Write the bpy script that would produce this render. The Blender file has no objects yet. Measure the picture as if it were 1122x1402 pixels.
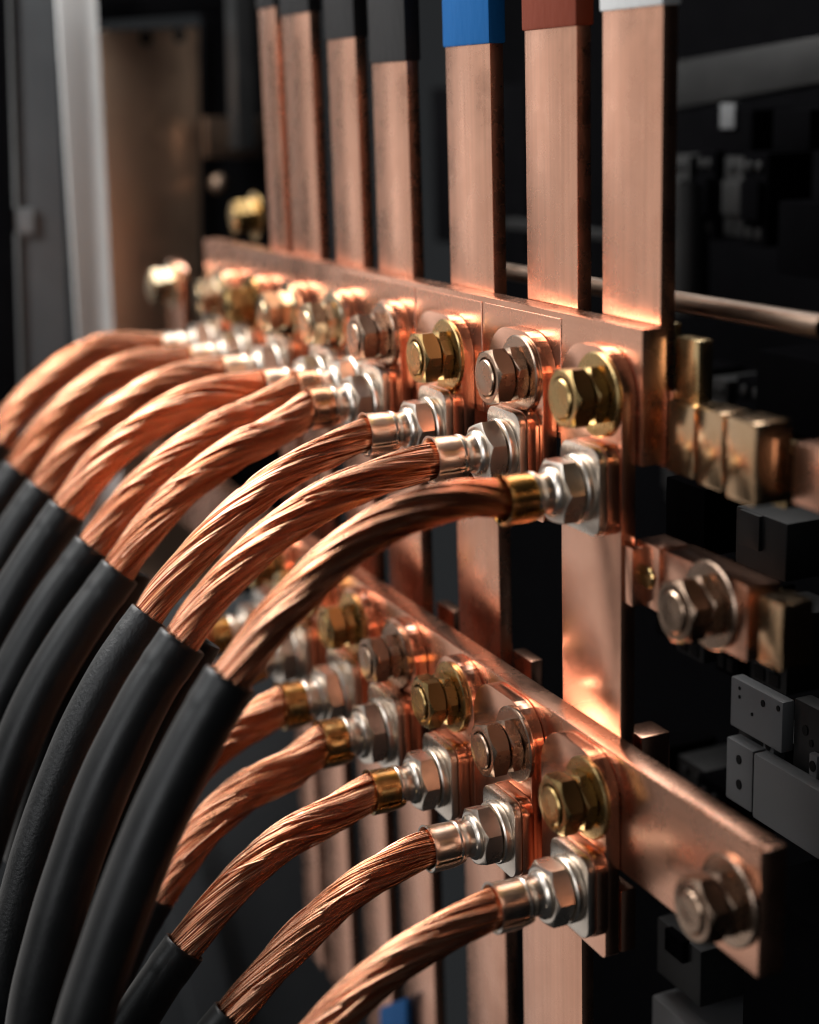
import bpy, bmesh, math, random
import numpy as np
from mathutils import Vector, Matrix
random.seed(4); RNG = np.random.default_rng(7)
scene = bpy.context.scene
COL = scene.collection
MM = 0.001

# ------------------------------------------------------------------ camera
F, CX, CY = 2180.0, 561.0, 701.0
def nrm(v): v = np.array(v, float); return v / np.linalg.norm(v)
AX = -nrm((-1011, 539, -2180)); AZ = -np.array((264, -8299, -2180.0)); AZ = nrm(AZ - AX * AZ.dot(AX)); AY = np.cross(AZ, AX)
RCW = np.array([AX, AY, AZ])                      # camera -> world rotation
def ray(px, py): return RCW @ np.array([(px - CX) / F, (CY - py) / F, -1.0])
CAM = np.array([0, -.006, 0]) - ray(822, 540) * .556
def on(px, py, axis, val):                        # point of the photograph on a real plane
    d = ray(px, py); t = (val - CAM[axis]) / d[axis]
    return Vector(CAM + d * t)
def onX(px, py, v): return on(px, py, 0, v)
def onY(px, py, v): return on(px, py, 1, v)

cam = bpy.data.objects.new('camera', bpy.data.cameras.new('camera')); COL.objects.link(cam)
m4 = Matrix([list(RCW[0]) + [CAM[0]], list(RCW[1]) + [CAM[1]], list(RCW[2]) + [CAM[2]], [0, 0, 0, 1]])
cam.matrix_world = m4
cam.data.sensor_width = 36; cam.data.sensor_fit = 'AUTO'; cam.data.lens = F / 1402 * 36
cam.data.clip_start = .01; cam.data.clip_end = 50
cam.data.dof.use_dof = True; cam.data.dof.focus_distance = .618; cam.data.dof.aperture_fstop = 4.8
cam.data.dof.aperture_blades = 0
scene.camera = cam

# ------------------------------------------------------------------ materials
def newmat(name):
    m = bpy.data.materials.new(name); m.use_nodes = True
    return m, m.node_tree.nodes, m.node_tree.links, m.node_tree.nodes['Principled BSDF']
def node(N, t, **kw):
    n = N.new(t)
    for k, v in kw.items():
        if k in n.inputs: n.inputs[k].default_value = v
        else: setattr(n, k, v)
    return n
def metal(name, col, rough=.25, col2=None, stretch=(1, 1, 1), grain=900, bump=.15, wave=0.0, smudge=.12, scratch=0.0, waves=28, streak=0.0):
    m, N, L, b = newmat(name)
    tc = node(N, 'ShaderNodeTexCoord')
    mp = node(N, 'ShaderNodeMapping'); mp.inputs['Scale'].default_value = stretch
    L.new(tc.outputs['Object'], mp.inputs['Vector'])
    gr = node(N, 'ShaderNodeTexNoise', Scale=grain, Detail=4.0, Roughness=.6)
    L.new(mp.outputs[0], gr.inputs['Vector'])
    sm = node(N, 'ShaderNodeTexNoise', Scale=55.0, Detail=6.0, Roughness=.62)
    L.new(tc.outputs['Object'], sm.inputs['Vector'])
    mr = node(N, 'ShaderNodeMapRange'); mr.inputs[1].default_value = .35; mr.inputs[2].default_value = .7
    mr.inputs[3].default_value = rough - smudge * .5; mr.inputs[4].default_value = rough + smudge
    L.new(sm.outputs[0], mr.inputs[0])
    L.new(mr.outputs[0], b.inputs['Roughness'])
    mx = node(N, 'ShaderNodeMix', data_type='RGBA'); mx.inputs['A'].default_value = (*col, 1)
    mx.inputs['B'].default_value = (*(col2 or [c * .8 for c in col]), 1)
    mr2 = node(N, 'ShaderNodeMapRange'); mr2.inputs[1].default_value = .42; mr2.inputs[2].default_value = .72
    sm2 = node(N, 'ShaderNodeTexNoise', Scale=23.0, Detail=8.0, Roughness=.68)
    L.new(tc.outputs['Object'], sm2.inputs['Vector']); L.new(sm2.outputs[0], mr2.inputs[0])
    L.new(mr2.outputs[0], mx.inputs['Factor']); st = node(N, 'ShaderNodeTexNoise', Scale=grain * .3, Detail=3.0, Roughness=.6); L.new(mp.outputs[0], st.inputs['Vector'])
    m3 = node(N, 'ShaderNodeMapRange'); m3.inputs[1].default_value = .3; m3.inputs[2].default_value = .7; m3.inputs[3].default_value = 1 - streak; m3.inputs[4].default_value = 1
    L.new(st.outputs[0], m3.inputs[0])
    mm = node(N, 'ShaderNodeMix', data_type='RGBA', blend_type='MULTIPLY'); mm.inputs['Factor'].default_value = 1
    L.new(mx.outputs['Result'], mm.inputs['A']); L.new(m3.outputs[0], mm.inputs['B'])
    L.new(mm.outputs['Result'], b.inputs['Base Color'])
    b.inputs['Metallic'].default_value = 1
    bp = node(N, 'ShaderNodeBump', Strength=bump, Distance=.00012)
    L.new(gr.outputs[0], bp.inputs['Height']); last = bp
    if scratch:
        mp2 = node(N, 'ShaderNodeMapping'); mp2.inputs['Rotation'].default_value = (.06, .05, .0) if stretch[2] < 1 else (.3, 1.5, .4); mp2.inputs['Scale'].default_value = (1, 1, .018)
        L.new(tc.outputs['Object'], mp2.inputs['Vector'])
        vo = node(N, 'ShaderNodeTexNoise', Scale=520.0, Detail=0.0)
        L.new(mp2.outputs[0], vo.inputs['Vector'])
        cr = node(N, 'ShaderNodeMapRange'); cr.inputs[1].default_value = .74; cr.inputs[2].default_value = .80
        L.new(vo.outputs[0], cr.inputs[0])
        bs = node(N, 'ShaderNodeBump', Strength=scratch, Distance=.00018)
        L.new(cr.outputs[0], bs.inputs['Height']); L.new(last.outputs[0], bs.inputs['Normal']); last = bs
    if wave:
        wv = node(N, 'ShaderNodeTexNoise', Scale=waves, Detail=1.0, Roughness=.4)
        L.new(tc.outputs['Object'], wv.inputs['Vector'])
        bw = node(N, 'ShaderNodeBump', Strength=wave, Distance=.004)
        L.new(wv.outputs[0], bw.inputs['Height']); L.new(last.outputs[0], bw.inputs['Normal']); last = bw
    L.new(last.outputs[0], b.inputs['Normal'])
    return m
def plastic(name, col, rough=.45, bump=.1, scale=700, dust=.02, dist=.0002, spec=.5, wrinkle=0.0):
    m, N, L, b = newmat(name)
    tc = node(N, 'ShaderNodeTexCoord')
    no = node(N, 'ShaderNodeTexNoise', Scale=scale, Detail=5.0, Roughness=.6); L.new(tc.outputs['Object'], no.inputs['Vector'])
    n2 = node(N, 'ShaderNodeTexNoise', Scale=40.0, Detail=8.0, Roughness=.7); L.new(tc.outputs['Object'], n2.inputs['Vector'])
    mr = node(N, 'ShaderNodeMapRange'); mr.inputs[1].default_value = .45; mr.inputs[2].default_value = .75
    L.new(n2.outputs[0], mr.inputs[0])
    mx = node(N, 'ShaderNodeMix', data_type='RGBA'); mx.inputs['A'].default_value = (*col, 1)
    mx.inputs['B'].default_value = (*[c + dust for c in col], 1)
    L.new(mr.outputs[0], mx.inputs['Factor']); L.new(mx.outputs['Result'], b.inputs['Base Color'])
    m2 = node(N, 'ShaderNodeMapRange'); m2.inputs[3].default_value = rough - .08; m2.inputs[4].default_value = rough + .12
    L.new(n2.outputs[0], m2.inputs[0]); L.new(m2.outputs[0], b.inputs['Roughness'])
    b.inputs['Specular IOR Level'].default_value = spec
    bp = node(N, 'ShaderNodeBump', Strength=bump, Distance=dist); L.new(no.outputs[0], bp.inputs['Height'])
    L.new(bp.outputs[0], b.inputs['Normal'])
    if wrinkle:
        mp = node(N, 'ShaderNodeMapping'); mp.inputs['Scale'].default_value = (1, 1, .35); L.new(tc.outputs['Object'], mp.inputs['Vector'])
        n3 = node(N, 'ShaderNodeTexNoise', Scale=130.0, Detail=2.0); L.new(mp.outputs[0], n3.inputs['Vector'])
        b2 = node(N, 'ShaderNodeBump', Strength=wrinkle, Distance=.0015); L.new(n3.outputs[0], b2.inputs['Height'])
        L.new(bp.outputs[0], b2.inputs['Normal']); L.new(b2.outputs[0], b.inputs['Normal'])
    return m
def wire_metal():
    m, N, L, b = newmat('copper_wire')
    at = node(N, 'ShaderNodeAttribute', attribute_name='tone')
    mx = node(N, 'ShaderNodeMix', data_type='RGBA'); mx.inputs['A'].default_value = (.58, .205, .095, 1); mx.inputs['B'].default_value = (.97, .51, .325, 1)
    L.new(at.outputs['Fac'], mx.inputs['Factor']); L.new(mx.outputs['Result'], b.inputs['Base Color'])
    mr = node(N, 'ShaderNodeMapRange'); mr.inputs[3].default_value = .27; mr.inputs[4].default_value = .18
    L.new(at.outputs['Fac'], mr.inputs[0]); L.new(mr.outputs[0], b.inputs['Roughness'])
    b.inputs['Metallic'].default_value = 1
    return m
COPPER = (.89, .485, .335); COPPER2 = (.82, .42, .28)
M = {
 'bar_v': metal('copper_bar', COPPER, .27, COPPER2, (1, 1, .02), 1200, .06, wave=.008, scratch=.14, smudge=.07, streak=.16),
 'bar_h': metal('copper_bus', COPPER, .26, COPPER2, (.04, 1, 1), 1500, .06, wave=.10, scratch=.08, waves=26, smudge=.06, streak=.10),
 'strap': metal('copper_strap', COPPER, .22, COPPER2, (1, 1, .05), 1500, .06, wave=.04, scratch=.05, waves=45, smudge=.05),
 'strand': wire_metal(),
 'gold': metal('yellow_zinc', (.50, .34, .15), .25, (.40, .26, .10), (1, 1, 1), 900, .08, smudge=.1, scratch=.1),
 'pale': metal('pale_zinc', (.47, .33, .25), .24, (.40, .27, .18), (1, 1, 1), 900, .08, smudge=.1, scratch=.1),
 'bright': metal('bright_zinc', (.74, .61, .45), .2, (.64, .48, .28), (1, 1, 1), 900, .08, smudge=.1),
 'tin': metal('tinned_metal', (.76, .68, .60), .29, (.74, .64, .54), (1, 1, 1), 700, .05, wave=.02, smudge=.08, scratch=.08, waves=120),
 'brass': metal('brass_block', (.74, .56, .30), .22, (.62, .40, .18), (1, 1, 1), 700, .1, wave=.1, waves=60),
 'amber': metal('amber_metal', (.66, .46, .28), .18, (.55, .33, .17), (1, 1, 1), 500, .05, wave=.5, waves=40, smudge=.06),
 'bronze': metal('bronze_sheet', (.80, .54, .38), .34, (.77, .51, .35), (.05, .05, 1), 500, .05, wave=.03, smudge=.03),
 'sleeve': plastic('black_rubber', (.006, .0065, .007), .40, .3, 700, .006, .0003, spec=.42),
 'sleeve_grain': plastic('grained_rubber', (.007, .0075, .008), .42, .6, 650, .012, .0005, spec=.5),
 'tag_black': plastic('black_shrink', (.008, .008, .009), .45, .1, 900, .004, spec=.3, wrinkle=.35),
 'tag_blue': plastic('blue_shrink', (.001, .085, .27), .5, .12, 900, .004, spec=.15, wrinkle=.35),
 'tag_red': plastic('red_brown_shrink', (.16, .026, .009), .5, .12, 900, .004, spec=.2, wrinkle=.35),
 'tag_white': plastic('white_shrink', (.48, .49, .49), .4, .1, 900, .02, wrinkle=.35),
 'grey': plastic('grey_plastic', (.11, .115, .12), .45, .12, 600, .015),
 'dark': plastic('dark_plastic', (.007, .0075, .008), .5, .12, 600, .006, spec=.3),
 'black': plastic('black_paint', (.003, .003, .0035), .8, .1, 600, .001, spec=.0),
 'post': plastic('pale_grey_paint', (.70, .71, .71), .4, .08, 500, .03),
 'door': plastic('slate_paint', (.055, .06, .065), .45, .08, 500, .01),
 'hole': plastic('socket_black', (.004, .004, .004), .7, .05, 500, .0, spec=.2),
 'rod': metal('dull_rod', (.17, .12, .09), .4, (.12, .085, .06), (1, 1, 1), 400, .1),
}

# ------------------------------------------------------------------ mesh helpers
def link(name, me, mat, parent=None, loc=None, smooth=30):
    o = bpy.data.objects.new(name, me); COL.objects.link(o)
    if mat and not me.materials: me.materials.append(M[mat])
    if parent: o.parent = parent
    if loc is not None: o.location = loc
    if smooth is not None:
        for p in me.polygons: p.use_smooth = True
        me.set_sharp_from_angle(angle=math.radians(smooth))
    return o
def from_bm(name, bm, mat, parent=None, loc=None, smooth=30):
    bmesh.ops.recalc_face_normals(bm, faces=bm.faces)
    me = bpy.data.meshes.new(name); bm.to_mesh(me); bm.free()
    return link(name, me, mat, parent, loc, smooth)
def thing(name, label, cat, loc=(0, 0, 0), group=None):
    o = bpy.data.objects.new(name, None); o.empty_display_size = .01; COL.objects.link(o); o.location = loc
    return tag(o, label, cat, group)
def tag(o, label, cat, group=None):
    o['label'] = label; o['category'] = cat
    if group: o['group'] = group
    return o
def dup(root, loc, label, group=None):
    r = root.copy(); COL.objects.link(r); r.location = loc; r['label'] = label
    if group: r['group'] = group
    for ch in list(root.children):
        c = ch.copy(); COL.objects.link(c); c.parent = r
        for g in ch.children:
            d = g.copy(); COL.objects.link(d); d.parent = c
    return r
def bbox(bm, x0, x1, y0, y1, z0, z1, bev=.0006, seg=2):
    r = bmesh.ops.create_cube(bm, size=1)
    vs = r['verts']
    for v in vs:
        v.co = Vector((x0 + (v.co.x + .5) * (x1 - x0), y0 + (v.co.y + .5) * (y1 - y0), z0 + (v.co.z + .5) * (z1 - z0)))
    if bev:
        es = list({e for v in vs for e in v.link_edges})
        bmesh.ops.bevel(bm, geom=es, offset=bev, segments=seg, affect='EDGES', profile=.6)
def box(name, x0, x1, y0, y1, z0, z1, mat, parent=None, bev=.0006):
    bm = bmesh.new()
    c = Vector(((x0 + x1) / 2, (y0 + y1) / 2, (z0 + z1) / 2))
    bbox(bm, x0 - c.x, x1 - c.x, y0 - c.y, y1 - c.y, z0 - c.z, z1 - c.z, bev)
    pl = parent.location if parent else Vector((0, 0, 0))
    return from_bm(name, bm, mat, parent, c - Vector(pl))
def prism_pts(bm, pts, off, bev=.0005):               # closed outline pushed along off
    vs = [bm.verts.new(p) for p in pts]; f = bm.faces.new(vs)
    ex = bmesh.ops.extrude_face_region(bm, geom=[f])
    nv = [g for g in ex['geom'] if isinstance(g, bmesh.types.BMVert)]
    for v in nv: v.co += Vector(off)
    if bev:
        es = list({e for v in vs + nv for e in v.link_edges})
        bmesh.ops.bevel(bm, geom=es, offset=bev, segments=2, affect='EDGES', profile=.6)
def slab(name, poly, axis, val, depth, mat, parent=None, bev=.0008):
    """outline measured on the real plane axis=val, given its real thickness"""
    pts = [on(x, y, axis, val) for x, y in poly]
    c = sum(pts, Vector()) / len(pts)
    off = [0, 0, 0]; off[axis] = depth
    bm = bmesh.new(); prism_pts(bm, [p - c for p in pts], off, bev)
    pl = Vector(parent.location) if parent else Vector((0, 0, 0))
    return from_bm(name, bm, mat, parent, c - pl)
def lathe(bm, prof, n=40, axis='Y'):                  # prof: (radius, distance along -Y)
    rings = []
    for r, h in prof:
        rings.append([bm.verts.new((r * math.cos(2 * math.pi * k / n), -h, r * math.sin(2 * math.pi * k / n))) for k in range(n)] if r > 1e-7 else [bm.verts.new((0, -h, 0))])
    for a, b in zip(rings, rings[1:]):
        for k in range(n):
            k2 = (k + 1) % n
            if len(a) == 1 and len(b) == 1: continue
            if len(a) == 1: bm.faces.new((a[0], b[k], b[k2]))
            elif len(b) == 1: bm.faces.new((a[k], b[0], a[k2]))
            else: bm.faces.new((a[k], b[k], b[k2], a[k2]))
def hexnut(bm, af, h0, h1, rc, rot=0, chamf_back=False, hole=0.0):
    """hexagon nut along -Y with the conical chamfer of a turned nut"""
    n = 72; rm = af / 2 / math.cos(math.pi / 6) * .996
    def rh(a):
        a = (a % (math.pi / 3)) - math.pi / 6
        return min(af / 2 / math.cos(a), rm)
    rings = []
    A = [2 * math.pi * k / n for k in range(n)]
    t = math.tan(math.radians(32))
    def ring(fr, fh): rings.append([bm.verts.new((fr(a) * math.cos(a + rot), -fh(a), fr(a) * math.sin(a + rot))) for a in A])
    if chamf_back:
        ring(lambda a: rc, lambda a: h0)
        ring(rh, lambda a: h0 + max(0, rh(a) - rc) * t)
    else:
        ring(rh, lambda a: h0)
    ring(rh, lambda a: h1 - max(0, rh(a) - rc) * t)
    ring(lambda a: rc, lambda a: h1)
    ring(lambda a: rc - .0006, lambda a: h1 + .00002)
    ring(lambda a: hole or rc * .3, lambda a: h1)
    for a, b in zip(rings, rings[1:]):
        for k in range(n):
            k2 = (k + 1) % n; bm.faces.new((a[k], b[k], b[k2], a[k2]))
    if hole > .0075:                                      # recess round the bolt end
        ring(lambda a: hole - .0003, lambda a: h1 - .0016)
        a, b = rings[-2:]
        for k in range(n): bm.faces.new((a[k], b[k], b[(k + 1) % n], a[(k + 1) % n]))
    bm.faces.new(rings[-1]); bm.faces.new(rings[0])
def roundrect(w, h, r, n=8, top_full=False):
    pts = []
    for (sx, sz, a0) in ((1, 1, 0), (-1, 1, 90), (-1, -1, 180), (1, -1, 270)):
        rr = (w / 2 - 1e-5) if (top_full and sz > 0) else r
        for k in range(n + 1):
            a = math.radians(a0 + 90 * k / n)
            pts.append((sx * (w / 2 - rr) + rr * math.cos(a), sz * (h / 2 - rr) + rr * math.sin(a)))
    return pts

# ------------------------------------------------------------------ rope and tube sweeps (numpy)
def spline(P, n):
    P = np.array(P, float); P = np.vstack([2 * P[0] - P[1], P, 2 * P[-1] - P[-2]])
    out = []
    for i in range(1, len(P) - 2):
        p0, p1, p2, p3 = P[i - 1:i + 3]
        t = np.linspace(0, 1, 24, endpoint=False)[:, None]
        out.append(.5 * ((2 * p1) + (-p0 + p2) * t + (2 * p0 - 5 * p1 + 4 * p2 - p3) * t**2 + (-p0 + 3 * p1 - 3 * p2 + p3) * t**3))
    C = np.vstack(out + [P[-2][None]])
    for _ in range(12): C[1:-1] = (C[:-2] + 2 * C[1:-1] + C[2:]) / 4
    s = np.r_[0, np.cumsum(np.linalg.norm(np.diff(C, axis=0), axis=1))]
    u = np.linspace(0, s[-1], n)
    return np.stack([np.interp(u, s, C[:, k]) for k in range(3)], 1), u
def frames(C):
    T = np.gradient(C, axis=0); T /= np.linalg.norm(T, axis=1)[:, None]
    N = np.zeros_like(C); v = np.cross(T[0], [1, 0, 0]); 
    if np.linalg.norm(v) < .1: v = np.cross(T[0], [0, 0, 1])
    N[0] = v / np.linalg.norm(v)
    for i in range(1, len(C)):
        v = N[i - 1] - T[i] * N[i - 1].dot(T[i]); N[i] = v / np.linalg.norm(v)
    return T, N, np.cross(T, N)
class Acc:
    def __init__(s): s.v = []; s.f = []; s.n = 0; s.t = []; s.tone = .5
    def tube(s, C, R, k=6, cap=True):
        n = len(C); T, N, B = frames(C); R = np.broadcast_to(R, (n,))
        a = np.arange(k) * 2 * np.pi / k
        V = C[:, None] + R[:, None, None] * (np.cos(a)[None, :, None] * N[:, None] + np.sin(a)[None, :, None] * B[:, None])
        i = np.arange(n - 1)[:, None] * k; j = np.arange(k)[None]; j2 = (j + 1) % k
        f = np.stack([i + j, i + j2, i + k + j2, i + k + j], -1).reshape(-1, 4)
        s.v.append(V.reshape(-1, 3)); s.f.append(f + s.n); s.n += n * k; s.t.append(np.full(n * k, s.tone))
    def mesh(s, name):
        V = np.vstack(s.v).astype(np.float32); Fc = np.vstack(s.f).astype(np.int32)
        me = bpy.data.meshes.new(name)
        me.vertices.add(len(V)); me.vertices.foreach_set('co', V.ravel())
        me.loops.add(Fc.size); me.loops.foreach_set('vertex_index', Fc.ravel())
        me.polygons.add(len(Fc)); me.polygons.foreach_set('loop_start', np.arange(0, Fc.size, 4, dtype=np.int32))
        me.polygons.foreach_set('use_smooth', np.ones(len(Fc), bool))
        if s.t and sum(map(len, s.t)) == len(V):
            at = me.attributes.new('tone', 'FLOAT', 'POINT'); at.data.foreach_set('value', np.concatenate(s.t).astype(np.float32))
        me.update(calc_edges=True); me.validate()
        return me
def snoise(u, lam, amp):
    k = max(4, int(u[-1] / lam) + 3)
    p = RNG.normal(0, amp, k); x = np.linspace(0, u[-1], k)
    y = np.interp(u, x, p)
    w = max(3, int(len(u) / k) | 1); ker = np.hanning(w + 2)[1:-1]; ker /= ker.sum()
    return np.convolve(np.pad(y, w // 2, 'edge'), ker, 'valid')[:len(u)]
def rope(path, R, name, mat, parent, strands=9, wires=10, lay=.22, lay2=.34, step=.0013, sides=5, endpinch=0.0):
    L = sum((Vector(b) - Vector(a)).length for a, b in zip(path, path[1:]))
    C, u = spline(path, max(30, int(L / step)))
    T, N, B = frames(C); A = Acc()
    ph0 = RNG.uniform(0, 6.28)
    rs = R * .262; rr = R - rs
    tight = 1 - .06 * np.exp(-((u) / .008)**2) - .05 * np.exp(-((u[-1] - u) / .01)**2)
    A.tone = 0.0; A.tube(C, rr * .98 * tight, 14)
    for i in range(strands):
        a = ph0 + 2 * np.pi * i / strands + u * 2 * np.pi / lay + snoise(u, .045, .07)
        rad = (rr + RNG.normal(0, R * .022) + snoise(u, .045, R * .018)) * tight
        e1 = np.cos(a)[:, None] * N + np.sin(a)[:, None] * B
        e2 = -np.sin(a)[:, None] * N + np.cos(a)[:, None] * B
        S = C + rad[:, None] * e1
        p1 = RNG.uniform(0, 6.28); sgn = 1
        for w in range(wires):
            b = p1 + 2 * np.pi * w / wires + sgn * u * 2 * np.pi / lay2 + snoise(u, .03, .09)
            rw = rs * (.80 + RNG.normal(0, .05) + snoise(u, .03, .03))
            # strands press against each other: flatten radially, widen sideways
            W = S + (rw * np.cos(b) * .92)[:, None] * e1 + (rw * np.sin(b) * 1.06)[:, None] * e2
            A.tone = float(np.clip(RNG.normal(.5, .33), 0, 1))
            A.tube(W, rs * math.sin(math.pi / wires) * RNG.uniform(.74, .92) * tight, sides)
    for q in range(9 if sides > 4 else 0):                      # a few stray wires lying across the locks
        i0 = int(RNG.uniform(.03, .6) * len(C)); i1 = min(len(C) - 2, i0 + int(RNG.uniform(.2, .4) * len(C)))
        uu = u[i0:i1]; tt = np.linspace(0, 1, len(uu))
        if len(uu) < 8: continue
        a = RNG.uniform(0, 6.28) + uu * 2 * np.pi / lay * RNG.uniform(.2, 2.2)
        rad = (R * (.93 + .085 * np.sin(np.pi * tt)**.5))
        W = C[i0:i1] + rad[:, None] * (np.cos(a)[:, None] * N[i0:i1] + np.sin(a)[:, None] * B[i0:i1])
        A.tone = .9; A.tube(W, R * .05, sides)
    return link(name, A.mesh(name), mat, parent, None, None)
def sleeve(path, R, name, parent, open_r, lip=.012, mat='sleeve', neck=.9, band=True):
    L = sum((Vector(b) - Vector(a)).length for a, b in zip(path, path[1:]))
    C, u = spline(path, max(40, int(L / .0015)))
    T, N, B = frames(C)
    r = R * (neck + (1 - neck) * np.clip((u - .006) / .045, 0, 1)**.8)
    if band: r = r + .00035 * (1 / (1 + np.exp((u - lip) / .0005)))
    r = r + snoise(u, .02, .00009)
    # closed lip: inside wall -> rim -> outside wall
    Ci = C[:10][::-1]; k = 40
    ctr = np.vstack([Ci, C[:1], C]); ri = np.full(10, open_r); rm = np.array([r[0] - .0004])
    rad = np.r_[ri, rm, r]; ctr[10] = C[0] - T[0] * .0004
    TT = np.vstack([T[:10][::-1], T[:1], T]); NN = np.vstack([N[:10][::-1], N[:1], N]); BB = np.cross(TT, NN)
    a = np.arange(k) * 2 * np.pi / k
    rough = 1 + .012 * np.cos(a * 2 + RNG.uniform(0, 6))[None] * np.ones((len(ctr), 1))
    V = ctr[:, None] + (rad[:, None] * rough)[..., None] * (np.cos(a)[None, :, None] * NN[:, None] + np.sin(a)[None, :, None] * BB[:, None])
    n = len(ctr); i = np.arange(n - 1)[:, None] * k; j = np.arange(k)[None]; j2 = (j + 1) % k
    f = np.stack([i + j, i + j2, i + k + j2, i + k + j], -1).reshape(-1, 4)
    A = Acc(); A.v = [V.reshape(-1, 3)]; A.f = [f]; A.n = n * k
    return link(name, A.mesh(name), mat, parent, None, 50)

# ------------------------------------------------------------------ setting: dark cabinet behind
bm = bmesh.new(); bbox(bm, -1.0, 1.2, .45, .47, -1.2, 1.0, 0)
o = from_bm('backdrop', bm, 'black'); o['kind'] = 'structure'

SLOPE = .006
def zu(x): return SLOPE * x                              # the upper bus sags slightly towards its far end
# ------------------------------------------------------------------ busbars
UT, UB = .0243, -.0235
bus = thing('busbar', 'upper horizontal copper busbar below the row of coloured vertical bars', 'busbar', (-.2, 0, zu(-.2)))
bus.rotation_euler = (0, -math.atan(SLOPE), 0)
xr = onY(880, 455, 0).x; xl = onY(279, 330, 0).x
bm = bmesh.new()
bbox(bm, xl + .2, xr + .2, 0, .0100, UB, UT, .0007)
from_bm('bar', bm, 'bar_h', bus)
for (pa, pb, tilt) in ((572, 660, .002), (664, 768, -.002), (470, 569, .002)):
    xa = onY(pa, 430, -.0004).x + .2; xb = onY(pb, 450, -.0004).x + .2
    bm = bmesh.new(); bbox(bm, -(xb - xa) / 2, (xb - xa) / 2, -.00012, .00012, -.0215, .0215, .0001, 1)
    fp = from_bm('face_plate', bm, 'bar_h', bus, ((xa + xb) / 2, -.00028, .0005)); fp.rotation_euler = (tilt * .3, 0, 0)
bm = bmesh.new(); bbox(bm, xr + .2 - .006, xr + .2 + .0025, .0104, .0155, UB - .002, UT - .022, .0006)
from_bm('end_clip', bm, 'bar_h', bus)
LT, LB = -.1230, -.1665
lbus = thing('busbar', 'lower horizontal copper busbar running towards the bottom right corner', 'busbar', (-.15, -.011, (LT + LB) / 2))
xr2 = onY(1042, 1166, -.016).x
bm = bmesh.new(); bbox(bm, -.45, xr2 + .15, -.005, .005, LB - (LT + LB) / 2, LT - (LT + LB) / 2, .0009)
from_bm('bar', bm, 'bar_h', lbus)

# ------------------------------------------------------------------ vertical bars
VB = [(372, 394, 8, 'tag_black', 'leftmost thin copper bar with a black tag at the very top'),
      (402, 439, 17, 'tag_black', 'second copper bar from the left, brownish, with short black tag'),
      (461, 498, 52, 'tag_black', 'third copper bar from the left with medium black sleeve'),
      (519, 565, 85, 'tag_black', 'copper bar with longest black sleeve, left of the blue one'),
      (617, 676, 62, 'tag_blue', 'scratched copper bar with a bright blue sleeve on top'),
      (722, 791, 39, 'tag_red', 'copper bar with a red brown sleeve on top'),
      (825, 905, 12, 'tag_white', 'wide blurred copper bar with white sleeve, rightmost of the row')]
Y0 = .0104
for i, (a, b, ty, tm, lab) in enumerate(VB):
    x0 = onY(a, 360, Y0).x; x1 = onY(b, 360, Y0).x
    zt = onY((a + b) / 2, ty, Y0).z
    through = i in (0, 1, 2, 3, 4)
    zb = -.42 if through else UB - .0005
    t = thing('vertical_busbar', lab, 'busbar', ((x0 + x1) / 2, Y0 + .003, .0), 'vertical copper bars with coloured sleeves')
    box('bar', x0, x1, Y0, Y0 + .006, zb, .26, 'bar_v', t, .0004)
    s = box('heat_shrink', x0 - .0009, x1 + .0009, Y0 - .0009, Y0 + .0069, zt, .27, tm, t, .0012)
    # folded copper foot on the bus
# ------------------------------------------------------------------ bolts
def make_bolt(mat, label, loc, rot, wr=.0149):
    t = thing('hex_bolt', label, 'bolt', loc)
    bm = bmesh.new(); lathe(bm, [(0, .00002), (wr, .00002), (wr + .0002, .0004), (wr + .0002, .0016), (wr - .0004, .002), (.006, .002), (0, .002)], 56); from_bm('washer', bm, mat, t)
    bm = bmesh.new(); hexnut(bm, .0196, .0021, .0072, .0095, rot + .08, True); from_bm('nut', bm, mat, t)
    bm = bmesh.new(); hexnut(bm, .0200, .0078, .0152, .0096, rot, True, .0079); from_bm('nut', bm, mat, t)
    bm = bmesh.new(); lathe(bm, [(.0070, .0130), (.0070, .0157), (.0065, .0162), (.0055, .01625), (.003, .01612), (0, .0160)], 40); from_bm('stud', bm, mat, t)
    return t
SF = -.0064                                              # front of the upper straps
ub_px = [(822, 540), (715, 512), (615, 486), (528, 460), (459, 441), (397, 427), (346, 415), (304, 405), (237, 390)]
ub = []
for x, y in ub_px:
    p = onY(x, y, SF); ub.append(Vector((p.x, SF, p.z)))
up_lab = ['yellow hex bolt at the right end of the upper busbar row',
 'pale hex bolt second from the right on the upper busbar, in sharp focus',
 'yellow brown hex bolt third from the right on the upper busbar',
 'hex bolt fourth from the right on the upper busbar, under the longest black sleeve',
 'hex bolt fifth from the right on the upper busbar, slightly blurred',
 'blurred hex bolt sixth from the right on the upper busbar',
 'blurred hex bolt third from the left end of the upper busbar',
 'blurred hex bolt second from the left end of the upper busbar',
 'strongly blurred hex bolt at the far left, beyond the upper busbar end']
um = ['gold', 'pale', 'gold', 'pale', 'bright', 'bright', 'gold', 'bright', 'bright']
urot = [.1, .25, .05, .3, .15, .4, 0, .2, .3]
protos = {}
def bolt(mat, lab, loc, rot, group):
    key = (mat, round(rot, 1))
    if key not in protos: protos[key] = t = make_bolt(mat, lab, loc, rot); t['group'] = group; return t
    return dup(protos[key], loc, lab, group)
for p, lab, mm, rr in zip(ub, up_lab, um, urot): bolt(mm, lab, p, rr, 'hex bolts on the upper busbar')
LSF = -.0224
lb_px = [(807, 1090), (708, 1018), (621, 957), (545, 899), (485, 850), (420, 800), (375, 762)]
lb = []
for x, y in lb_px:
    p = onY(x, y, LSF); lb.append(Vector((p.x, LSF, onY(708, 1018, LSF).z)))
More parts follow.
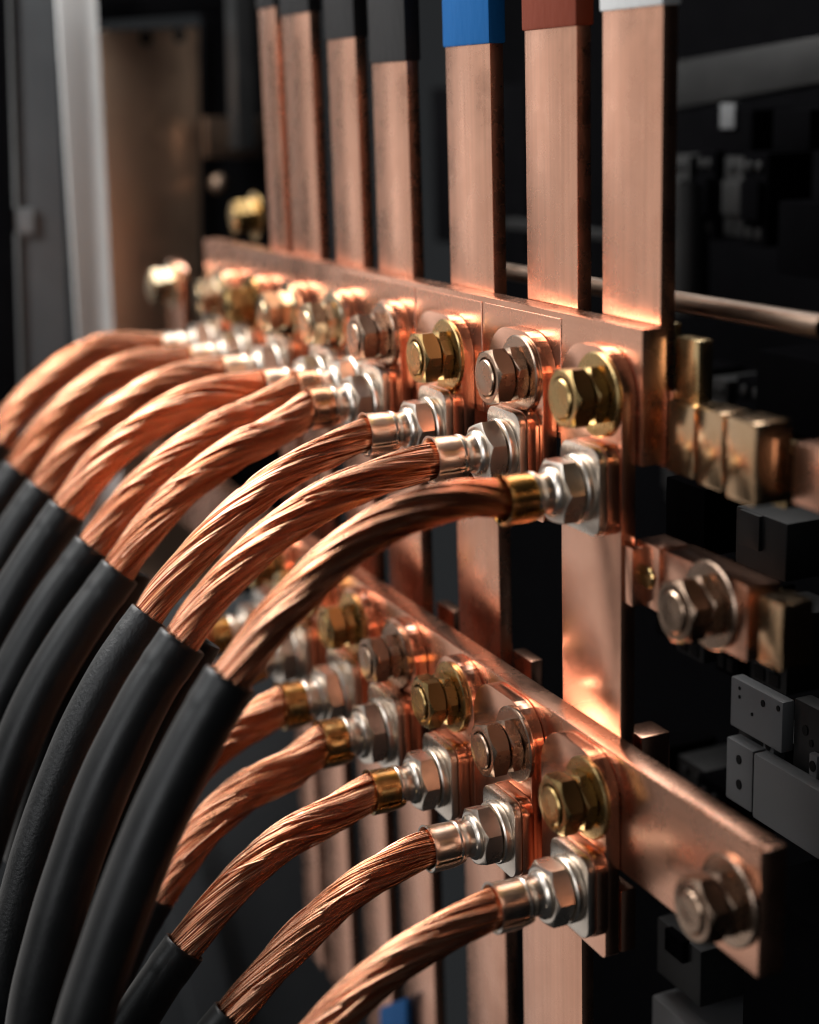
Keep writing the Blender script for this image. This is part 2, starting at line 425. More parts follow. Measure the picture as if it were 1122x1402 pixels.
lo_lab = ['yellow hex bolt on the lower busbar, right of the other strap bolts',
 'pale hex bolt on the lower busbar, second strap from the right',
 'hex bolt on the lower busbar, third strap from the right',
 'hex bolt on the lower busbar, fourth strap from the right, slightly blurred',
 'blurred golden hex bolt on the lower busbar, fifth strap from the right',
 'blurred golden hex bolt on the lower busbar under the nearest upper cable',
 'blurred golden hex bolt farthest along the lower busbar']
lm = ['gold', 'pale', 'gold', 'pale', 'gold', 'gold', 'gold']
for p, lab, mm, rr in zip(lb, lo_lab, lm, [.1, .3, .0, .3, .2, .4, .1]): bolt(mm, lab, p, rr, 'hex bolts on the lower busbar')
p = onY(1002, 1232, -.0162); bolt('pale', 'out of focus hex bolt at the right end of the lower busbar', (p.x, -.0162, p.z), .3, 'hex bolts on the lower busbar')
# ------------------------------------------------------------------ straps
def strap(label, xa, xb, ztop, zbot, yf, th, group, name='link_strap', back=None):
    w = xb - xa; h = ztop - zbot
    t = tag(bpy.data.objects.new(name, bpy.data.meshes.new(name)), label, 'strap', group)
    bm = bmesh.new()
    rt = min(w / 2 - .0002, .0165); n = 10
    pts = []
    for (sx, sz, a0) in ((1, 1, 0), (-1, 1, 90), (-1, -1, 180), (1, -1, 270)):
        r = rt if sz > 0 else .0022
        for k in range(n + 1):
            a = math.radians(a0 + 90 * k / n)
            pts.append(Vector((sx * (w / 2 - r) + r * math.cos(a), -th / 2, sz * (h / 2 - r) + r * math.sin(a))))
    prism_pts(bm, pts, (0, th, 0), .0003)
    bmesh.ops.recalc_face_normals(bm, faces=bm.faces); bm.to_mesh(t.data); bm.free()
    t.data.materials.append(M['strap'])
    for p in t.data.polygons: p.use_smooth = True
    t.data.set_sharp_from_angle(angle=math.radians(35))
    t.location = ((xa + xb) / 2, yf + th / 2, (ztop + zbot) / 2); COL.objects.link(t)
    if back:
        bm = bmesh.new(); bbox(bm, -w / 2 + .0008, w / 2 + .0006, th / 2 + .0003, th / 2 + back, -h / 2 + .0015, -h / 2 + .026, .0007)
        from_bm('backing_plate', bm, 'strap', t)
    return t
names_u = ['rightmost', 'second from right', 'third from right', 'fourth from right', 'fifth from right', 'sixth from right', 'seventh from right', 'eighth from right', 'leftmost']
WS = .0375
SX = {0: (768, 851), 1: (670, 744), 2: (571, 633)}
for i, p in enumerate(ub):
    if i in SX: xa = onY(SX[i][0], p and ub_px[i][1] + 60, SF).x; xb = onY(SX[i][1], ub_px[i][1] + 60, SF).x
    else:
        ws = .0325 if i in (3, 4) else WS
        xa, xb = p.x - ws / 2, p.x + ws / 2
    zb = -.1235 if i == 0 else -.056
    if i == 0: zb = -.150
    strap(('long wide copper strap reaching down behind the lower busbar' if i == 0 else 'short round topped copper strap under the %s bolt of the upper busbar' % names_u[i]),
          xa, xb, p.z + .0165, zb + (zu(p.x) if i else 0), SF, .0058 if i else .0058, 'copper straps on the upper busbar')
# thicker copper block beside the long strap where the side link starts
q0 = onY(851, 735, -.0008); q1 = onY(868, 822, -.0008)
blk = tag(box('spacer_block', onY(853, 735, -.0055).x, onY(866, 735, -.0055).x, -.0055, .0035, q1.z, q0.z, 'strap', None, .0006), 'small copper block on the right edge of the long strap', 'spacer')
LSX = {0: (742, 829), 1: (651, 728)}
for i, p in enumerate(lb):
    if i in LSX: xa = onY(LSX[i][0], lb_px[i][1] + 60, LSF).x; xb = onY(LSX[i][1], lb_px[i][1] + 60, LSF).x
    else: xa, xb = p.x - WS / 2, p.x + WS / 2
    zb = onY(826, 1312, LSF).z if i == 0 else p.z - .056
    strap('round topped copper strap under the %s bolt of the lower busbar' % (names_u[i] if i < 6 else 'leftmost'), xa, xb, p.z + .0165, zb, LSF, .0060, 'copper straps on the lower busbar', back=.0065 if i == 0 else None)

# ------------------------------------------------------------------ bars behind the lower bus, spacers
def vbar(label, pa, pb, yref, yf, th, zt, zb):
    x0 = onY(pa, yref, yf).x; x1 = onY(pb, yref, yf).x
    return tag(box('vertical_busbar', x0, x1, yf, yf + th, zb, zt, 'bar_v', None, .0007), label, 'busbar')
vbar('copper bar coming down below the lower busbar at its right end', 717, 797, 1380, -.0055, .0055, LB + .006, -.42)
for (x, y, w, h, lab) in ((862, 994, 17, 40, 'copper spacer at the foot of the long strap'), (693, 893, 17, 40, 'copper spacer at the foot of the blue sleeved bar'), (590, 826, 14, 30, 'copper spacer at the foot of the black sleeved bar')):
    yf = .0012 if x > 800 else .0105
    a = onY(x - 8, y, yf); b = onY(x + w, y + h, yf)
    tag(box('spacer_block', a.x, b.x, yf + .0062 if x < 800 else yf, yf + .012, a.z - .022, a.z, 'strap', None, .0006), lab, 'spacer')

# ------------------------------------------------------------------ cables with lugs
def lug_parts(parent, ax, rot, barrel_mat, lugloc, kind):
    """terminal on axis -Y; local origin = strap front"""
    L = bpy.data.objects.new('cable_lug', None); L.empty_display_size = .01; COL.objects.link(L); L.parent = parent; L.location = lugloc
    for nm, me in LUG[(kind, barrel_mat)]:
        o = bpy.data.objects.new(nm, me); COL.objects.link(o); o.parent = L
    return L
LUG = {}
def build_lug(kind, barrel_mat):
    out = []
    def add(nm, bm, mat, sm=32):
        bmesh.ops.recalc_face_normals(bm, faces=bm.faces)
        me = bpy.data.meshes.new(nm); bm.to_mesh(me); bm.free(); me.materials.append(M[mat])
        for p in me.polygons: p.use_smooth = True
        me.set_sharp_from_angle(angle=math.radians(sm)); out.append((nm, me))
    def plate(w, h, r, y0, y1):
        bm = bmesh.new(); prism_pts(bm, [Vector((x, -y0, z)) for x, z in roundrect(w, h, r, 7)], (0, -(y1 - y0), 0), .0006); return bm
    add('backing_plate', plate(.0275, .0325, .0062, .0001, .0052), 'strap')
    add('palm_plate', plate(.0270, .0315, .0055, .0054, .0086), 'tin')
    rot = (.05, .35)[kind % 2]
    bm = bmesh.new()
    lathe(bm, [(.004, .0087), (.0122, .0087), (.0124, .0091), (.0124, .0112), (.0119, .0118), (.004, .0118)], 56); add('washer', bm, 'tin')
    bm = bmesh.new(); hexnut(bm, .0215, .0119, .0198, .0103, rot, True, .0088); add('nut', bm, 'tin')
    bm = bmesh.new()
    lathe(bm, [(.0088, .0190), (.0088, .0206), (.0083, .0213), (.0074, .0219), (.0070, .0236), (.0072, .0252), (.0080, .0262), (.0083, .0275), (.0080, .0282), (.006, .0284)], 48); add('collar', bm, 'tin')
    # crimped barrel: bent sheet, split below with two lips
    bm = bmesh.new(); n = 60; prof = [(.0068, .0268), (.0076, .0276), (.0081, .0290), (.00825, .0330), (.00835, .0370), (.0087, .0388), (.0090, .0394)]
    inner = [(.0082, .0394), (.0077, .0386), (.0075, .036), (.0073, .030)]
    gap = .42
    ring_all = []
    for r, h in prof + inner:
        ring = []
        for k in range(n + 1):
            a = -math.pi / 2 + gap + (2 * math.pi - 2 * gap) * k / n
            d = math.radians(5) * math.sin(3 * a)
            rr = r * (1 + .015 * math.sin(2 * a + 1))
            ring.append(bm.verts.new((rr * math.cos(a), -h, rr * math.sin(a))))
        ring_all.append(ring)
    for a, b in zip(ring_all, ring_all[1:]):
        for k in range(n): bm.faces.new((a[k], b[k], b[k + 1], a[k + 1]))
    for k in (0, n):
        for q in range(len(prof) - 1):
            j = len(ring_all) - 1 - q if len(ring_all) - 1 - q >= len(prof) else len(prof)
            j2 = max(j - 1, len(prof))
            vs = [ring_all[q][k], ring_all[q + 1][k], ring_all[j2][k], ring_all[j][k]]
            vs = list(dict.fromkeys(vs))
            try: bm.faces.new(vs)
            except ValueError: pass
    add('barrel', bm, barrel_mat, 40)
    # lower saddle closing the split, flared lip below the barrel
    bm = bmesh.new(); k2 = 16; rings = []
    for r, h in [(.0086, .0262), (.0090, .0275), (.0094, .0300), (.0097, .0330), (.0097, .0396), (.0094, .0399), (.0088, .0398), (.0087, .031), (.0080, .0268)]:
        rings.append([bm.verts.new((r * math.cos(a) * 1.02, -h, r * math.sin(a))) for a in [math.radians(-90 - 62 + 124 * q / k2) for q in range(k2 + 1)]])
    rings.append(rings[0])
    for a, b in zip(rings, rings[1:]):
        for q in range(k2): bm.faces.new((a[q], b[q], b[q + 1], a[q + 1]))
    bm.faces.new([r[0] for r in rings[:-1]]); bm.faces.new([r[-1] for r in rings[:-1]])
    add('saddle', bm, barrel_mat, 40)
    # round punch mark of the crimp on the neck
    bm = bmesh.new(); bmesh.ops.create_uvsphere(bm, u_segments=16, v_segments=8, radius=.0026)
    for v in bm.verts: v.co = Vector((-.0058 + v.co.x, -.0232 + v.co.y * 1.1, .0026 + v.co.z))
    add('crimp_dimple', bm, 'tin', 60)
    LUG[(kind, barrel_mat)] = out
for kk in (0, 1):
    for bmn in ('tin', 'gold', 'pale'): build_lug(kk, bmn)

LUGL = .0385
def cable(label, loc, px, slv, Rc=.0070, Rs=.0093, bar='tin', kind=0, group=None, fine=True, neck=.9, dx=0.0, smat='sleeve'):
    """loc: lug axis on the strap front; px: centre line of bare copper; slv: centre line of the sleeve"""
    t = thing('power_cable', label, 'cable', loc, group)
    lg = lug_parts(t, None, 0, bar, (0, 0, 0), kind)
    if Rc > .0074: lg.scale = (Rc / .0073 * .98, 1, Rc / .0073 * .98)
    x = loc.x; P = [Vector((x, loc.y - .0315, loc.z)), Vector((x, loc.y - LUGL + .001, loc.z))]
    n0 = len(P)
    for q, (a, b) in enumerate(px):
        p = onX(a, b, x)
        if loc.y - LUGL - p.y > .013: P.append(p)
    S = [onX(a, b, x + dx) for a, b in slv]
    P2 = P + ([S[0] + (S[1] - S[0]) * .25] if slv else [])
    L0 = Vector(loc)
    rope([p - L0 for p in P2], Rc, 'copper_strands', 'strand', t,
         strands=9 if fine else 10, wires=11 if fine else 10, step=.0013 if fine else .0019, sides=5 if fine else 4)
    if slv:
        d = (S[1] - S[0]).normalized()
        sleeve([p - L0 for p in S], Rs, 'sleeve', t, Rc * 1.02, neck=neck, mat=smat)
    return t
def luploc(i, dz): p = ub[i]; return Vector((p.x, SF, p.z - dz))
def lolloc(i, dz): p = lb[i]; return Vector((p.x, LSF, p.z - dz))
gU = 'bare ended cables on the upper busbar'; gL = 'bare ended cables on the lower busbar'
cable('nearest upper cable with bare copper arching to the yellow right end bolt', luploc(0, .0325),
      [(690, 674), (625, 684), (545, 710), (465, 760), (390, 833), (345, 890)], [(316, 930), (270, 1010), (215, 1125), (160, 1265), (112, 1410), (90, 1500)], .0071, .0098, 'gold', 0, gU)
cable('upper cable second from the right, strands in sharp focus', luploc(1, .0285),
      [(575, 643), (510, 656), (440, 688), (370, 738), (310, 795), (270, 845)], [(250, 878), (200, 955), (140, 1080), (90, 1220), (52, 1360), (35, 1480)], .0072, .0098, 'tin', 1, gU)
cable('upper cable third from the right with scuffed grainy black sleeve', luploc(2, .0290),
      [(500, 603), (440, 622), (375, 660), (315, 710), (260, 768), (222, 815)], [(204, 843), (150, 920), (90, 1040), (40, 1180), (5, 1320), (-20, 1450)], .0069, .0082, 'tin', 0, gU, neck=.97, smat='sleeve_grain')
cable('upper cable fourth from the right, bare end slightly blurred', luploc(3, .0290),
      [(425, 582), (375, 592), (320, 620), (265, 660), (215, 710), (180, 755)], [(164, 783), (105, 865), (50, 960), (5, 1070), (-30, 1180)], .0079, .0100, 'pale', 1, gU)
cable('upper cable fifth from the right, lying tight behind a similar cable', Vector((ub[3].x - .0325, -.0004, ub[3].z - .0262)),
      [(400, 556), (350, 565), (295, 590), (240, 625), (185, 675), (145, 725)], [(127, 750), (70, 830), (15, 930), (-30, 1030)], .0079, .0100, 'pale', 0, gU)
cable('blurred upper cable sixth from the right', luploc(4, .0290),
      [(340, 532), (290, 540), (240, 560), (185, 595), (135, 640), (105, 680)], [(92, 700), (45, 770), (-5, 860), (-40, 950)], .0086, .0106, 'tin', 1, gU, fine=False)
cable('blurred upper cable third from the left', luploc(5, .0290),
      [(290, 512), (240, 522), (190, 545), (140, 580), (95, 622), (70, 655)], [(60, 672), (20, 730), (-30, 820)], .0086, .0104, 'tin', 0, gU, fine=False)
cable('blurred upper cable second from the left, half out of the frame', luploc(6, .0290),
      [(240, 490), (190, 500), (140, 522), (90, 560), (50, 605), (35, 628)], [(27, 645), (-10, 700), (-50, 780)], .0086, .0104, 'tin', 1, gU, fine=False)
cable('strongly blurred upper cable farthest to the left', luploc(7, .0280),
      [(200, 466), (150, 475), (95, 500), (45, 540), (10, 580)], [(-2, 606), (-30, 660), (-60, 720)], .0086, .0104, 'tin', 0, gU, fine=False)
cable('nearest lower cable leaving through the bottom edge of the frame', lolloc(0, .0335),
      [(690, 1243), (640, 1262), (570, 1300), (500, 1352), (445, 1405), (400, 1460)], [(385, 1490), (350, 1550)], .0074, .0098, 'tin', 0, gL)
cable('lower cable second from the right, strands in sharp focus', lolloc(1, .0350),
      [(600, 1160), (545, 1182), (480, 1222), (415, 1280), (355, 1345)], [(318, 1392), (285, 1435), (240, 1510)], .0072, .0092, 'tin', 1, gL)
cable('lower cable third from the right with plain black sleeve', lolloc(2, .0345),
      [(520, 1094), (465, 1110), (400, 1145), (340, 1195), (290, 1250)], [(253, 1297), (215, 1350), (165, 1430), (120, 1520)], .0077, .0096, 'gold', 0, gL)
cable('lower cable fourth from the right, blurred, partly behind the black sleeves', lolloc(3, .0345),
      [(450, 1036), (400, 1050), (340, 1082), (290, 1125), (245, 1178)], [(212, 1226), (180, 1280), (140, 1360), (100, 1450)], .0090, .0106, 'gold', 1, gL)
cable('lower cable fifth from the right, orange, mostly hidden by a black sleeve', lolloc(4, .0345),
      [(390, 976), (345, 990), (300, 1020), (255, 1065)], [(225, 1110), (190, 1170), (150, 1250)], .0094, .0110, 'gold', 0, gL, fine=False)
cable('lower cable sixth from the right, only its blurred golden terminal showing', lolloc(5, .0345),
      [(330, 925), (290, 945), (255, 985)], [(235, 1015), (200, 1080)], .0088, .0092, 'gold', 1, gL, fine=False)
cable('farthest lower cable, blurred terminal seen under the nearest upper cable', lolloc(6, .0345),
      [(290, 870), (255, 885), (225, 915)], [(205, 950), (175, 1010)], .0088, .0092, 'gold', 0, gL, fine=False)
# dark sleeves of a second row behind
def back_sleeve(label, x, px, R):
    S = [onX(a, b, x) for a, b in px]
    t = thing('power_cable', label, 'cable', S[0], 'black cables of the second row')
    sleeve([p - S[0] for p in S], R, 'sleeve', t, R * .72)
    A = Acc(); d = (S[1] - S[0]).normalized()
    C, u = spline([p - S[0] for p in (S[0] + d * .002, S[0] + d * .03, S[0] + d * .06)], 20); A.tube(C, R * .7, 20)
    link('core', A.mesh('core'), 'sleeve', t, None, None)
back_sleeve('dark cable end behind the second sleeve from the right', -.075, [(278, 876), (235, 950), (180, 1070), (130, 1220), (95, 1360), (75, 1480)], .0080)
back_sleeve('dark cable end behind the fourth sleeve from the right', -.20, [(186, 782), (150, 850), (100, 950), (60, 1060), (30, 1180)], .0085)
back_sleeve('thin dark cable behind the nearest black sleeve', -.10, [(262, 940), (225, 1010), (175, 1130), (130, 1280), (100, 1420)], .0065)

# ------------------------------------------------------------------ right hand hardware
# copper side link with its big bolt
LY = .0005
lk = thing('side_link', 'copper side link with large pale bolt, right of the long strap', 'link', onY(950, 820, LY))
def quad(x0, yt0, yb0, x1, yt1, yb1): return [(x0, yt0), (x1, yt1), (x1, yb1), (x0, yb0)]
def along(px, pt, pb, qx, y):                            # box along X measured at its left edge (px, pt..pb) to qx
    a = onY(px, pt, y); b = onY(px, pb, y); c = onY(qx, pt, y)
    # right end at the same height
    lo, hi = a.x, a.x + .3
    for _ in range(40):
        mid = (lo + hi) / 2
        v = RCW.T @ (np.array([mid, y, a.z]) - CAM); xx = CX + F * v[0] / -v[2]
        if xx < qx: lo = mid
        else: hi = mid
    return a.x, lo, b.z, a.z
def alongbox(name, px, pt, pb, qx, y, th, mat, parent=None, bev=.0006):
    x0, x1, z0, z1 = along(px, pt, pb, qx, y)
    return box(name, x0, x1, y, y + th, z0, z1, mat, parent, bev)
alongbox('end_block', 871, 737, 824, 903, LY - .001, .012, 'strap', lk)
alongbox('link_bar', 905, 752, 848, 1024, LY, .013, 'strap', lk)
pp = onY(888, 790, LY - .001)
bm = bmesh.new(); lathe(bm, [(0, 0), (.0042, 0), (.0042, .0006), (.0036, .0011), (0, .0012)], 32); bbox(bm, -.0036, .0036, -.0016, -.0009, -.0005, .0005, 0)
from_bm('slotted_screw', bm, 'gold', lk, pp - Vector(lk.location))
pb_ = onY(977, 826, LY); bolt('pale', 'large blurred hex bolt on the copper side link', (pb_.x, LY - .0001, pb_.z - .0005), .3, 'hex bolts at the right side')
bb = thing('terminal_block', 'small brass block at the right end of the copper side link', 'terminal block', onY(1060, 860, LY))
alongbox('body', 1040, 815, 905, 1072, LY + .001, .012, 'amber', bb)
alongbox('back_plate', 1024, 806, 890, 1040, LY + .010, .010, 'brass', bb)
# row of brass terminals
TY = .004
tr = thing('terminal_row', 'row of three golden terminal blocks right of the upper busbar', 'terminal block', onY(980, 600, TY))
alongbox('block', 914, 546, 645, 951, TY, .012, 'amber', tr, .0012)
alongbox('block', 954, 556, 663, 990, TY - .002, .012, 'amber', tr, .0014)
alongbox('block', 993, 568, 682, 1036, TY - .005, .014, 'amber', tr, .0018)
alongbox('rail', 912, 560, 640, 1078, TY + .0125, .006, 'brass', tr)
alongbox('jumper', 950, 566, 640, 1000, TY + .003, .008, 'bar_h', tr)
br = tag(alongbox('brass_bracket', 926, 460, 552, 957, .012, .006, 'brass', None, .001), 'upright brass bracket behind the right end of the upper busbar', 'bracket')
tag(alongbox('brass_bracket', 908, 440, 560, 921, .016, .004, 'brass', None, .0008), 'narrow golden strip touching the upper busbar end', 'bracket')
tag(alongbox('copper_block', 1086, 605, 690, 1180, .010, .012, 'bar_h', None, .001), 'reddish copper block at the right edge of the frame', 'block')
pc = onY(1070, 612, .014)
bm = bmesh.new(); lathe(bm, [(0, 0), (.005, 0), (.006, .001), (.006, .012), (.005, .013), (0, .013)], 28)
tag(from_bm('pale_cap', bm, 'post', None, pc), 'small pale blue grey cap between golden terminals and copper block', 'cap')
# rod
a = onY(690, 371, .04); b = onY(1130, 448, .04)
A = Acc(); C, u = spline([a, a + (b - a) * .5, b], 40); o_ = Vector(C[20]); A.tube(C - C[20], .0040, 20)
tag(link('tie_rod', A.mesh('tie_rod'), 'rod', None, o_, None), 'dull copper coloured rod running behind the vertical bars', 'rod')
# grey contactor
GY = .075
gc = thing('contactor', 'grey plastic contactor housing with small screw holes at the right edge', 'contactor', onY(1040, 1050, GY))
alongbox('upper_housing', 1001, 925, 993, 1072, GY, .006, 'grey', gc, .001)
alongbox('terminal_strip', 1012, 985, 1025, 1075, GY + .006, .02, 'dark', gc, .0006)
alongbox('lower_housing', 995, 1008, 1092, 1031, GY - .003, .007, 'grey', gc, .001)
alongbox('lower_housing', 1032, 1031, 1120, 1180, GY - .0045, .007, 'grey', gc, .001)
alongbox('side_module', 1088, 955, 1050, 1160, GY + .004, .008, 'dark', gc, .001)
alongbox('socket', 1045, 1006, 1034, 1060, GY + .0035, .006, 'grey', gc, .0008)
alongbox('socket', 1108, 1030, 1062, 1119, GY + .0015, .006, 'grey', gc, .0008)
bm = bmesh.new(); gl = Vector(gc.location)
for (hx, hy, r, dy) in ((1012, 1040, .0016, -.0031), (1012, 1074, .0017, -.0031), (1013, 942, .0006, -.0001), (1013, 954, .0006, -.0001), (1045, 963, .0012, -.0001), (1030, 978, .0006, -.0001), (1052, 1021, .0016, .0034), (1113, 1049, .0018, .0014), (1103, 1000, .0017, .0039), (1111, 1018, .0012, .0039), (1066, 970, .001, -.0001), (1030, 1095, .0006, -.0001)):
    c = onY(hx, hy, GY + dy) - gl
    vs = [bm.verts.new((c.x + r * math.cos(k * .524), c.y - .0003, c.z + 1.25 * r * math.sin(k * .524))) for k in range(12)]
    f = bm.faces.new(vs); ex = bmesh.ops.extrude_face_region(bm, geom=[f])
    for g in ex['geom']:
        if isinstance(g, bmesh.types.BMVert): g.co.y += .0008
from_bm('screw_hole', bm, 'hole', gc)['kind'] = 'stuff'
# dark devices deeper in the cabinet
def dev(name, label, cat, px, pt, pb, qx, y, th, mat, bev=.001, extra=()):
    t = thing(name, label, cat, onY(px, (pt + pb) / 2, y))
    alongbox('body', px, pt, pb, qx, y, th, mat, t, bev)
    for (nm, a, b, c, d, e, f, g) in extra: alongbox(nm, a, b, c, d, y + e, f, g, t, .0005)
    return t
dev('relay', 'dark grey relay block above the golden side link end', 'relay', 1008, 692, 770, 1078, .055, .03, 'dark', .001, [('cover', 1012, 697, 745, 1040, -.0015, .004, 'dark')])
dev('relay', 'small black relay below the golden terminal row', 'relay', 912, 652, 742, 965, .06, .03, 'black')
dev('relay', 'dark square relay near the top right edge', 'relay', 1066, 275, 375, 1140, .22, .04, 'black', .0015)
dev('relay', 'dark block behind the rod at the right edge', 'relay', 1036, 478, 580, 1130, .16, .04, 'black', .0015)
dev('relay', 'dark module under the upper right rail', 'relay', 1058, 150, 205, 1110, .23, .03, 'black', .0015)
dev('relay', 'black relay with pale marker at the upper right', 'relay', 965, 150, 240, 1030, .25, .03, 'black', .0015, [('marker', 986, 142, 176, 1006, -.002, .003, 'grey')])
dev('contactor', 'dark contactor under the right end of the lower busbar', 'contactor', 900, 1255, 1330, 960, .06, .04, 'dark', .001, [('terminal', 910, 1270, 1300, 935, -.003, .004, 'black')])
dev('contactor', 'dark grey box at the bottom right of the frame', 'contactor', 893, 1362, 1480, 1010, .055, .05, 'grey', .001)
dev('enclosure', 'large black enclosure face at the lower right corner', 'enclosure', 1020, 1200, 1600, 1300, .045, .05, 'black', .002)
mods = []
def module(loc, w, h, label, mat='dark'):
    t = thing('switchgear_module', label, 'module', loc, 'dim switchgear modules deep in the cabinet')
    y = loc[1]
    box('body', loc[0], loc[0] + w, y, y + .03, loc[2] - h, loc[2], mat, t, .0012)
    box('face', loc[0] + w * .12, loc[0] + w * .88, y - .004, y - .0003, loc[2] - h * .72, loc[2] - h * .30, mat, t, .0008)
    for k in (0, 1):
        bm = bmesh.new(); lathe(bm, [(0, 0), (.0026, 0), (.0026, .0012), (.0016, .0016), (0, .0013)], 18)
        from_bm('screw', bm, 'dark', t, Vector((loc[0] + w * (.3 + .4 * k), y - .0003, loc[2] - h * .14)) - Vector(t.location))
        bm = bmesh.new(); bbox(bm, -w * .13, w * .13, -.0006, .0004, -.003, .003, .0003)
        from_bm('slot', bm, 'hole', t, Vector((loc[0] + w * (.3 + .4 * k), y - .0002, loc[2] - h * .86)) - Vector(t.location))
    return t
for row, (py, y, h, n, px0) in enumerate(((500, .19, .045, 4, 925), (600, .21, .040, 5, 905), (760, .10, .04, 4, 880), (205, .24, .05, 4, 915), (1010, .12, .05, 3, 880))):
    p0 = onY(px0, py, y); x = p0.x
    for k in range(n):
        w = (.022, .017, .026)[(k + row) % 3]
        module((x, y + .004 * ((k * 7 + row) % 3), p0.z - .003 * ((k * 5 + row) % 2)), w, h * (1 - .12 * ((k + row) % 2)),
               ('near black module in the dim row beside the golden bracket', 'near black module in the dim row behind the golden terminals', 'near black module in the dim row behind the copper side link', 'near black module in the dim row under the upper right rail', 'near black module in the dim gap above the lower busbar end')[row], 'dark' if (k + row) % 2 else 'black')
        x += w + .003
# cylinder
a = onY(945, 250, .24); b = onY(945, 430, .24)
A = Acc(); C, u = spline([a, (a + b) / 2, b], 30); A.tube(C - C[15], .011, 28)
tag(link('capacitor', A.mesh('capacitor'), 'dark', None, Vector(C[15]), None), 'dark upright cylinder behind the white sleeved bar', 'capacitor')
tag(slab('cross_rail', [(905, 88), (1150, 44), (1150, 108), (905, 152)], 1, .27, .02, 'dark'), 'dark grey cross rail at the upper right', 'rail')
tag(slab('cross_rail', [(690, 300), (830, 318), (830, 330), (690, 312)], 1, .2, .01, 'dark'), 'thin dark rail between the blue and red brown bars', 'rail')
dev('relay', 'black module between the blue and the red brown bars', 'relay', 590, 120, 330, 720, .22, .04, 'black', .002)

# ------------------------------------------------------------------ far left end of the cabinet
WX = -.68
ep = thing('end_panel', 'bronze coloured metal sheet at the far left end of the cabinet', 'panel', onX(205, 250, WX))
slab('sheet', [(128, 42), (273, 36), (277, 470), (330, 820), (150, 820), (140, 480)], 0, WX, -.004, 'bronze', ep)
bm = bmesh.new()
for (hx, hy) in ((200, 52), (246, 48)):
    c = onX(hx, hy, WX) - Vector(ep.location)
    vs = [bm.verts.new((.0004, c.y + .0045 * math.cos(k * .393), c.z + .0055 * math.sin(k * .393))) for k in range(16)]
    f = bm.faces.new(vs); ex = bmesh.ops.extrude_face_region(bm, geom=[f])
    for g in ex['geom']:
        if isinstance(g, bmesh.types.BMVert): g.co.x -= .0006
from_bm('hole', bm, 'hole', ep)
tag(slab('frame_post', [(76, -40), (131, -40), (157, 480), (172, 760), (120, 760), (108, 480)], 0, WX + .06, -.004, 'post'), 'pale grey upright cabinet post at the left', 'post')
dp = thing('cabinet_door', 'dark slate cabinet door edge at the far left', 'door', onX(40, 250, WX + .09))
slab('door_leaf', [(14, -40), (74, -40), (105, 760), (40, 760)], 0, WX + .09, -.02, 'door', dp)
slab('door_frame', [(-60, -40), (10, -40), (34, 760), (-60, 760)], 0, WX + .10, -.02, 'black', dp)
slab('latch', [(20, 285), (46, 285), (48, 320), (22, 320)], 0, WX + .098, -.006, 'grey', dp)
tag(slab('inner_column', [(320, -40), (346, -40), (352, 205), (326, 205)], 0, WX + .05, -.02, 'dark'), 'dark grey slotted column left of the first vertical bar', 'column')
tag(slab('inner_bracket', [(282, 160), (362, 160), (362, 216), (284, 216)], 0, WX + .03, -.01, 'rod'), 'dim brownish bracket beside the bronze sheet', 'bracket')
c = onX(301, 252, WX + .03)
bm = bmesh.new(); bmesh.ops.create_uvsphere(bm, u_segments=24, v_segments=12, radius=.0075)
tag(from_bm('round_knob', bm, 'rod', None, c), 'round copper knob in the dark gap beside the bronze sheet', 'knob')
tag(slab('top_rail', [(128, -20), (360, -30), (360, 12), (128, 28)], 0, WX + .02, -.03, 'black'), 'black rail above the bronze sheet', 'rail')
tag(slab('side_wall', [(278, -60), (420, -60), (420, 900), (340, 900), (278, 470)], 0, WX - .02, -.01, 'black'), 'black inner side wall behind the far bars', 'wall')
p = onY(352, 296, .035); r_ = bolt('gold', 'golden blurred bolt standing above the far end of the upper busbar', (p.x, p.y, p.z), .2, 'hex bolts behind the upper busbar')
# grey sheet low behind the cables
tag(slab('grey_sheet', [(60, 820), (470, 820), (560, 1000), (560, 1600), (60, 1600)], 0, WX + .02, -.01, 'grey'), 'dark grey sheet low behind the cables', 'panel')
tag(slab('grey_channel', [(215, 1180), (262, 1130), (330, 1420), (270, 1420)], 0, WX + .05, -.01, 'grey'), 'pale edged grey channel low behind the lower cables', 'channel')
tag(slab('blue_tag', [(520, 1380), (556, 1366), (556, 1460), (520, 1460)], 1, .005, .003, 'tag_blue'), 'small blue tag at the bottom edge between the bars', 'tag')

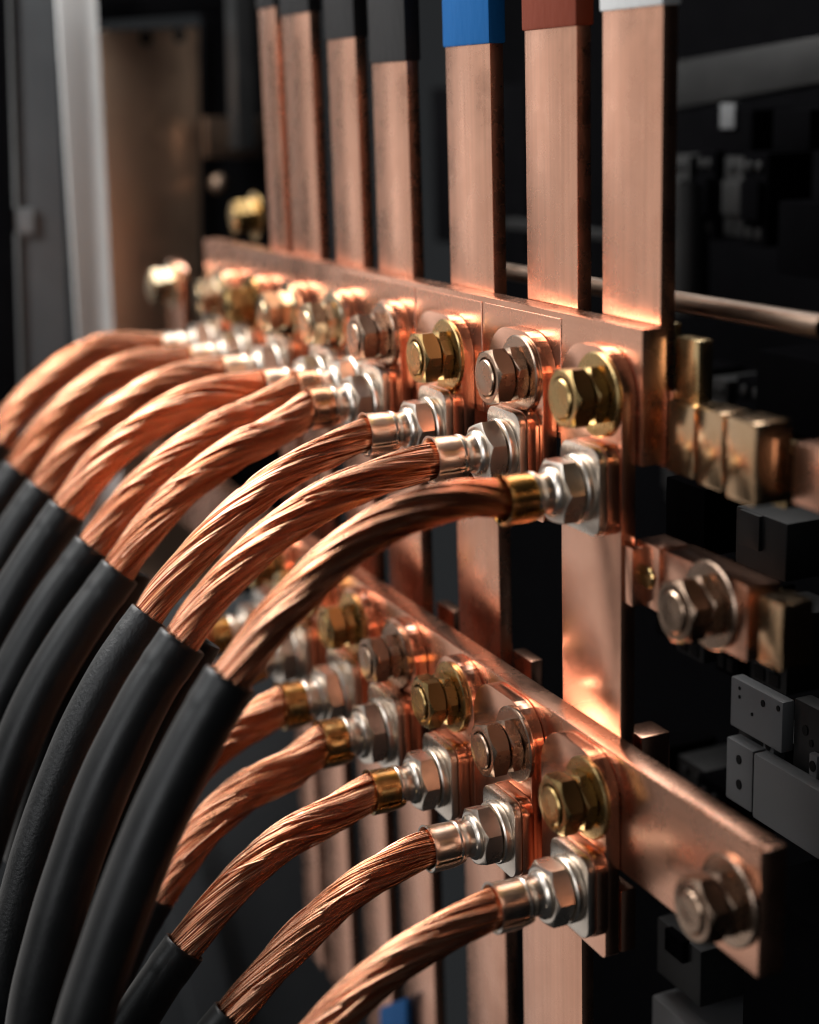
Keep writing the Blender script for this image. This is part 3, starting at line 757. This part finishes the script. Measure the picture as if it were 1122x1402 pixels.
# ------------------------------------------------------------------ light
w = bpy.data.worlds.new('World'); scene.world = w; w.use_nodes = True
w.node_tree.nodes['Background'].inputs[0].default_value = (.9, .95, 1.0, 1); w.node_tree.nodes['Background'].inputs[1].default_value = .02
def area(name, loc, target, sx, sy, power, col=(1, 1, 1)):
    l = bpy.data.lights.new(name, 'AREA'); l.shape = 'RECTANGLE'; l.size = sx; l.size_y = sy; l.energy = power; l.color = col
    o = bpy.data.objects.new(name, l); COL.objects.link(o); o.location = loc
    d = Vector(target) - Vector(loc); o.rotation_euler = d.to_track_quat('-Z', 'Y').to_euler()
    return o
area('key_softbox_far', (-1.30, -.33, .47), (-.2, .1, .2), .50, 1.05, 1.3, (1, .985, .96))
area('key_softbox_near', (-1.02, -.82, .70), (-.05, .05, .2), .72, .95, 1.75, (1, .985, .96))
area('low_fill', (-1.0, -.85, -.50), (.05, 0, -.1), 1.5, 1.4, 3.5, (1, .95, .91))  # added fill, not a real fixture: lifts bus fronts and lower bars
area('top_softbox', (-.62, -.42, .70), (-.15, -.04, -.03), .7, .4, 16, (1, .98, .95))
area('rear_softbox', (-.50, .28, .62), (-.1, -.05, -.05), .9, .28, 4.5, (1, .97, .94))
area('front_fill', (-.22, -.85, .45), (-.1, .05, -.05), .4, .4, 2.2, (.96, .98, 1))  # unseen fill lamp, added to lift the far post and the cables
area('right_fill', (.38, -.90, .12), (.0, 0, 0), .25, .5, 2.0, (.97, .98, 1))  # added lamp out of view: brightens bar edges, contactor and nearest cable
sl = bpy.data.lights.new('end_fill_spot', 'SPOT'); sl.energy = 24; sl.spot_size = math.radians(34); sl.spot_blend = .7; sl.shadow_soft_size = .08; sl.color = (1, .98, .95)  # spot added only to brighten the end post and bronze sheet
so = bpy.data.objects.new('end_fill_spot', sl); COL.objects.link(so); so.location = (-.05, -.62, .42)
so.rotation_euler = (Vector((-.66, -.03, .02)) - so.location).to_track_quat('-Z', 'Y').to_euler()
scene.cycles.sample_clamp_indirect = 4; scene.cycles.max_bounces = 8; scene.cycles.glossy_bounces = 4
scene.cycles.filter_width = 1.15
scene.view_settings.view_transform = 'Standard'; scene.view_settings.look = 'None'
scene.view_settings.exposure = 0; scene.view_settings.gamma = 1
